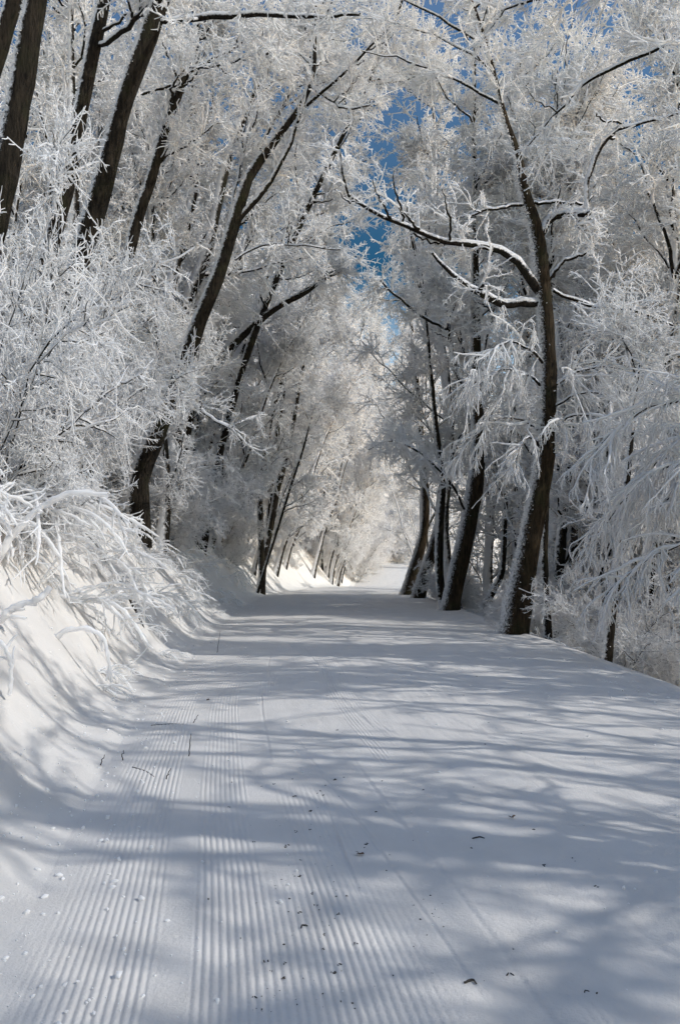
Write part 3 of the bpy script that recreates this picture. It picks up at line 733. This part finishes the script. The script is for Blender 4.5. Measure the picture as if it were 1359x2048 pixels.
# single stalks leaning out of the near bank
def stalk(name, pts, d, label, mat=M_RIME, cat='stalk'):
    gg = np.random.default_rng(int(abs(pts[0][0] * 7 + pts[0][1])))
    P, R = px_line(pts, d); p, r = resample(P, R, 22)
    org = p[0].copy(); b = Buf(); r = r * .75
    p[1:] += .004 * gg.standard_normal(p[1:].shape)
    b.add(tubes(p[None], (r * (1 + .14 * gg.standard_normal(r.shape)))[None], 8, .1, gg), 0)
    if mat is M_RIME:
        P3, R3 = grow(p[None], r[None], 5, .25, .95, (25, 60), (.08, .25), 5, (r.mean() * .6, r.mean() * .8, .003), .12, (0, 0, -.2), gg, tipr=.6)
        b.add(tubes(P3, R3, 6, .1, gg), 0)
    o = put(name, b.mesh(name, [mat], org)); o.location = org
    return tag(o, label, cat)
d0 = on_bank(290, 1258)
stalk('fallen_branch', [(290, 1262, 5, d0 + .02), (262, 1200, 9, d0 - .1), (222, 1130, 10, d0 - .1), (180, 1070, 10, d0), (130, 1025, 11, d0 + .2), (95, 960, 11, d0 + .5)], d0,
      'dark fallen branch lying down the snowy left bank', M_BRANCH, 'branch')
for (base, lab, pts) in [
    ((0, 1115), 'long rimed stem curving up from the left edge past the near bush', [(-10, 1130, 20), (35, 1060, 20), (90, 1010, 19), (150, 985, 17), (215, 990, 13)]),
    ((-5, 1240), 'thick rimed stem rising from the left edge over open snow', [(-20, 1260, 20), (30, 1215, 20), (75, 1200, 18), (100, 1175, 13)]),
    ((110, 1265), 'hooped rimed stalk bending down to the open snow of the near bank', [(110, 1275, 14), (150, 1257, 14), (195, 1265, 13), (215, 1300, 11), (222, 1365, 9)]),
    ((15, 1385), 'low rimed stalk hooked beside the left edge, lowest on the bank', [(20, 1390, 11), (22, 1330, 12), (8, 1290, 11), (-12, 1270, 10)])]:
    d = on_bank(*base) - .15
    stalk('rimed_stalk', pts, d, lab)

# ------------------------------------------------------------------ small things on the snow
def twig(px, py, pts, label):
    d = on_bank(px, py); P = [at(x, y, d - .004) for x, y in pts]; P[0][2] -= .02
    p, r = resample(np.array(P), np.linspace(.0045, .0022, len(P)), 10)
    gg = np.random.default_rng(px); p[1:] += .003 * gg.standard_normal(p[1:].shape)
    b = Buf(); b.add(tubes(p[None], r[None], 6, .1, gg), 0); org = p[0].copy()
    o = put('dead_twig', b.mesh('dead_twig', [M_BITS], org)); o.location = org
    return tag(o, label, 'twig')
twig(376, 1513, [(376, 1513), (380, 1490), (383, 1468)], 'upright dark twig stuck in the combed snow at the left of the track')
twig(247, 1522, [(247, 1522), (245, 1510), (248, 1500)], 'short dark twig at the foot of the bank, nearest the middle twigs')
twig(200, 1531, [(200, 1531), (204, 1522), (210, 1512)], 'short dark twig leaning right, farthest left at the foot of the bank')
twig(331, 1558, [(331, 1558), (336, 1547), (341, 1538)], 'small dark twig standing beside the flat one, nearest the camera')
twig(433, 1305, [(433, 1305), (437, 1285), (441, 1262)], 'thin grey twig standing at the foot of the bank, farthest of the twigs')
twig(384, 1448, [(384, 1448), (390, 1440), (397, 1430)], 'thin twig leaning right above the upright dark twig')
def lying(p1, p2, label, r=.003):
    a = at(*p1, on_bank(*p1)); b_ = at(*p2, on_bank(*p2)); m = (a + b_) / 2
    for v in (a, b_, m): v[2] = gz(v[0], v[1]) + r
    m[0] += .01; m[1] += .02
    p, rr = resample(np.array([a, m, b_]), [r, r, r * .6], 10); b = Buf(); b.add(tubes(p[None], rr[None], 6, .1), 0)
    o = put('dead_twig', b.mesh('dead_twig', [M_BITS], a)); o.location = a; return tag(o, label, 'twig')
lying((302, 1453), (372, 1450), 'long thin twig lying flat across the combed ridges')
lying((265, 1537), (308, 1555), 'dark twig lying flat at the foot of the bank, sloping to the right')
lying((944, 1681), (968, 1684), 'short stick lying crosswise on the middle of the track')
lying((928, 1976), (952, 1974), 'short stick lying crosswise on the near track', .0035)
def leaf_mesh(seed, s):
    gg = np.random.default_rng(seed); b = Buf()
    for k in range(4):
        a = gg.random() * 6.28; c = np.array([math.cos(a), math.sin(a), .35 * gg.random()]); n = np.array([-math.sin(a), math.cos(a), .3])
        st = []
        for t, w in ((0, .1), (.35, .5), (.7, .4), (1, .05)):
            e = c * t * s + np.array([0, 0, .25 * s * math.sin(t * 2.5)])
            st += [e - n * w * s * .6, e + n * w * s * .6]
        v = np.array(st); v = np.vstack([v, v + [0, 0, .0012]])
        q = [[2 * i + h, 2 * i + 1 + h, 2 * i + 3 + h, 2 * i + 2 + h] for h in (0, 8) for i in range(3)]
        b.add((v, np.array(q)), 0)
    return b.mesh('dry_leaf', [M_LEAF])
for (px, py, s, lab) in [(719, 1714, .022, 'curled brown leaf on the middle of the track'), (413, 1403, .028, 'curled brown leaf on the combed ridges by the bank'),
                         (1022, 1640, .020, 'dark curled leaf on the right half of the track')]:
    d = on_bank(px, py); p = at(px, py, d)
    o = put('dry_leaf', leaf_mesh(int(px), s)); o.location = (p[0], p[1], gz(p[0], p[1]) + .004); tag(o, lab, 'leaf')
def crumb_mesh(seed):
    gg = np.random.default_rng(seed); b = Buf()
    for k in range(1 + seed % 3):
        a = gg.random() * 6.28; l = .010 + .010 * gg.random(); c = .006 * gg.standard_normal(3) * [1, 1, 0]
        u = np.array([math.cos(a), math.sin(a), .3 * gg.standard_normal()])
        P = np.stack([c - u * l / 2, c - u * l / 5, c + u * l / 5, c + u * l / 2]); P[:, 2] += .003
        b.add(tubes(P[None], np.array([[.0012, .0034, .0036, .001]]), 5, .25, gg), 0)
    return b.mesh('bark_crumb', [M_BITS])
CR = [crumb_mesh(k) for k in range(9)]
g = random.Random(77)
for k in range(240):
    if k < 130: px = g.gauss(600, 70); py = 1560 + 480 * g.random()
    elif k < 195: px = 640 + 560 * g.random(); py = 1500 + 540 * g.random()
    else: px = 600 + 600 * g.random(); py = 1330 + 200 * g.random()
    a = at(px, py, 1.0); t = CAMZ / (CAMZ - a[2]); x, y = a[0] * t, t
    o = put('bark_crumb', CR[g.randrange(9)]); o.location = (x, y, gz(x, y) - .001); o.rotation_euler = (0, 0, g.random() * 6.28)
    s = .22 + .62 * g.random() ** 2.5; o.scale = (s, s, s)
    tag(o, 'tiny dark crumb of bark on the snow of the track', 'bark crumb', 'bark crumbs scattered on the track')
# bits of rime shaken down on to the snow, mostly along the foot of the bank and the right lip
gg = np.random.default_rng(91); n = 2600
yy = 2.2 + 24 * gg.random(n) ** 1.5; side = gg.random(n)
xx = np.where(side < .62, xl(yy) + .35 * gg.standard_normal(n) - .1, np.where(side < .8, xr(yy) - np.abs(.5 * gg.standard_normal(n)), xl(yy) + gg.random(n) * (xr(yy) - xl(yy))))
zz = ground(xx, yy); sz = (.003 + .010 * gg.random(n) ** 3) * np.where(side > .8, .7, 1)
a = gg.random(n) * 6.28; dv = np.stack([np.cos(a), np.sin(a), .3 * gg.standard_normal(n)], 1)
c = np.stack([xx, yy, zz + sz * .3], 1)
P = np.stack([c - dv * sz[:, None] * 1.3, c - dv * sz[:, None] * .5, c + dv * sz[:, None] * .6, c + dv * sz[:, None] * 1.4], 1)
b = Buf(); b.add(tubes(P, sz[:, None] * np.array([[.25, .95, .85, .2]]), 5, .22, gg), 0)
o = put('fallen_rime', b.mesh('fallen_rime', [M_RIME])); tag(o, 'small white bits of fallen rime strewn over the snow', kind='stuff')
print('faces', sum(len(m.polygons) for m in bpy.data.meshes))
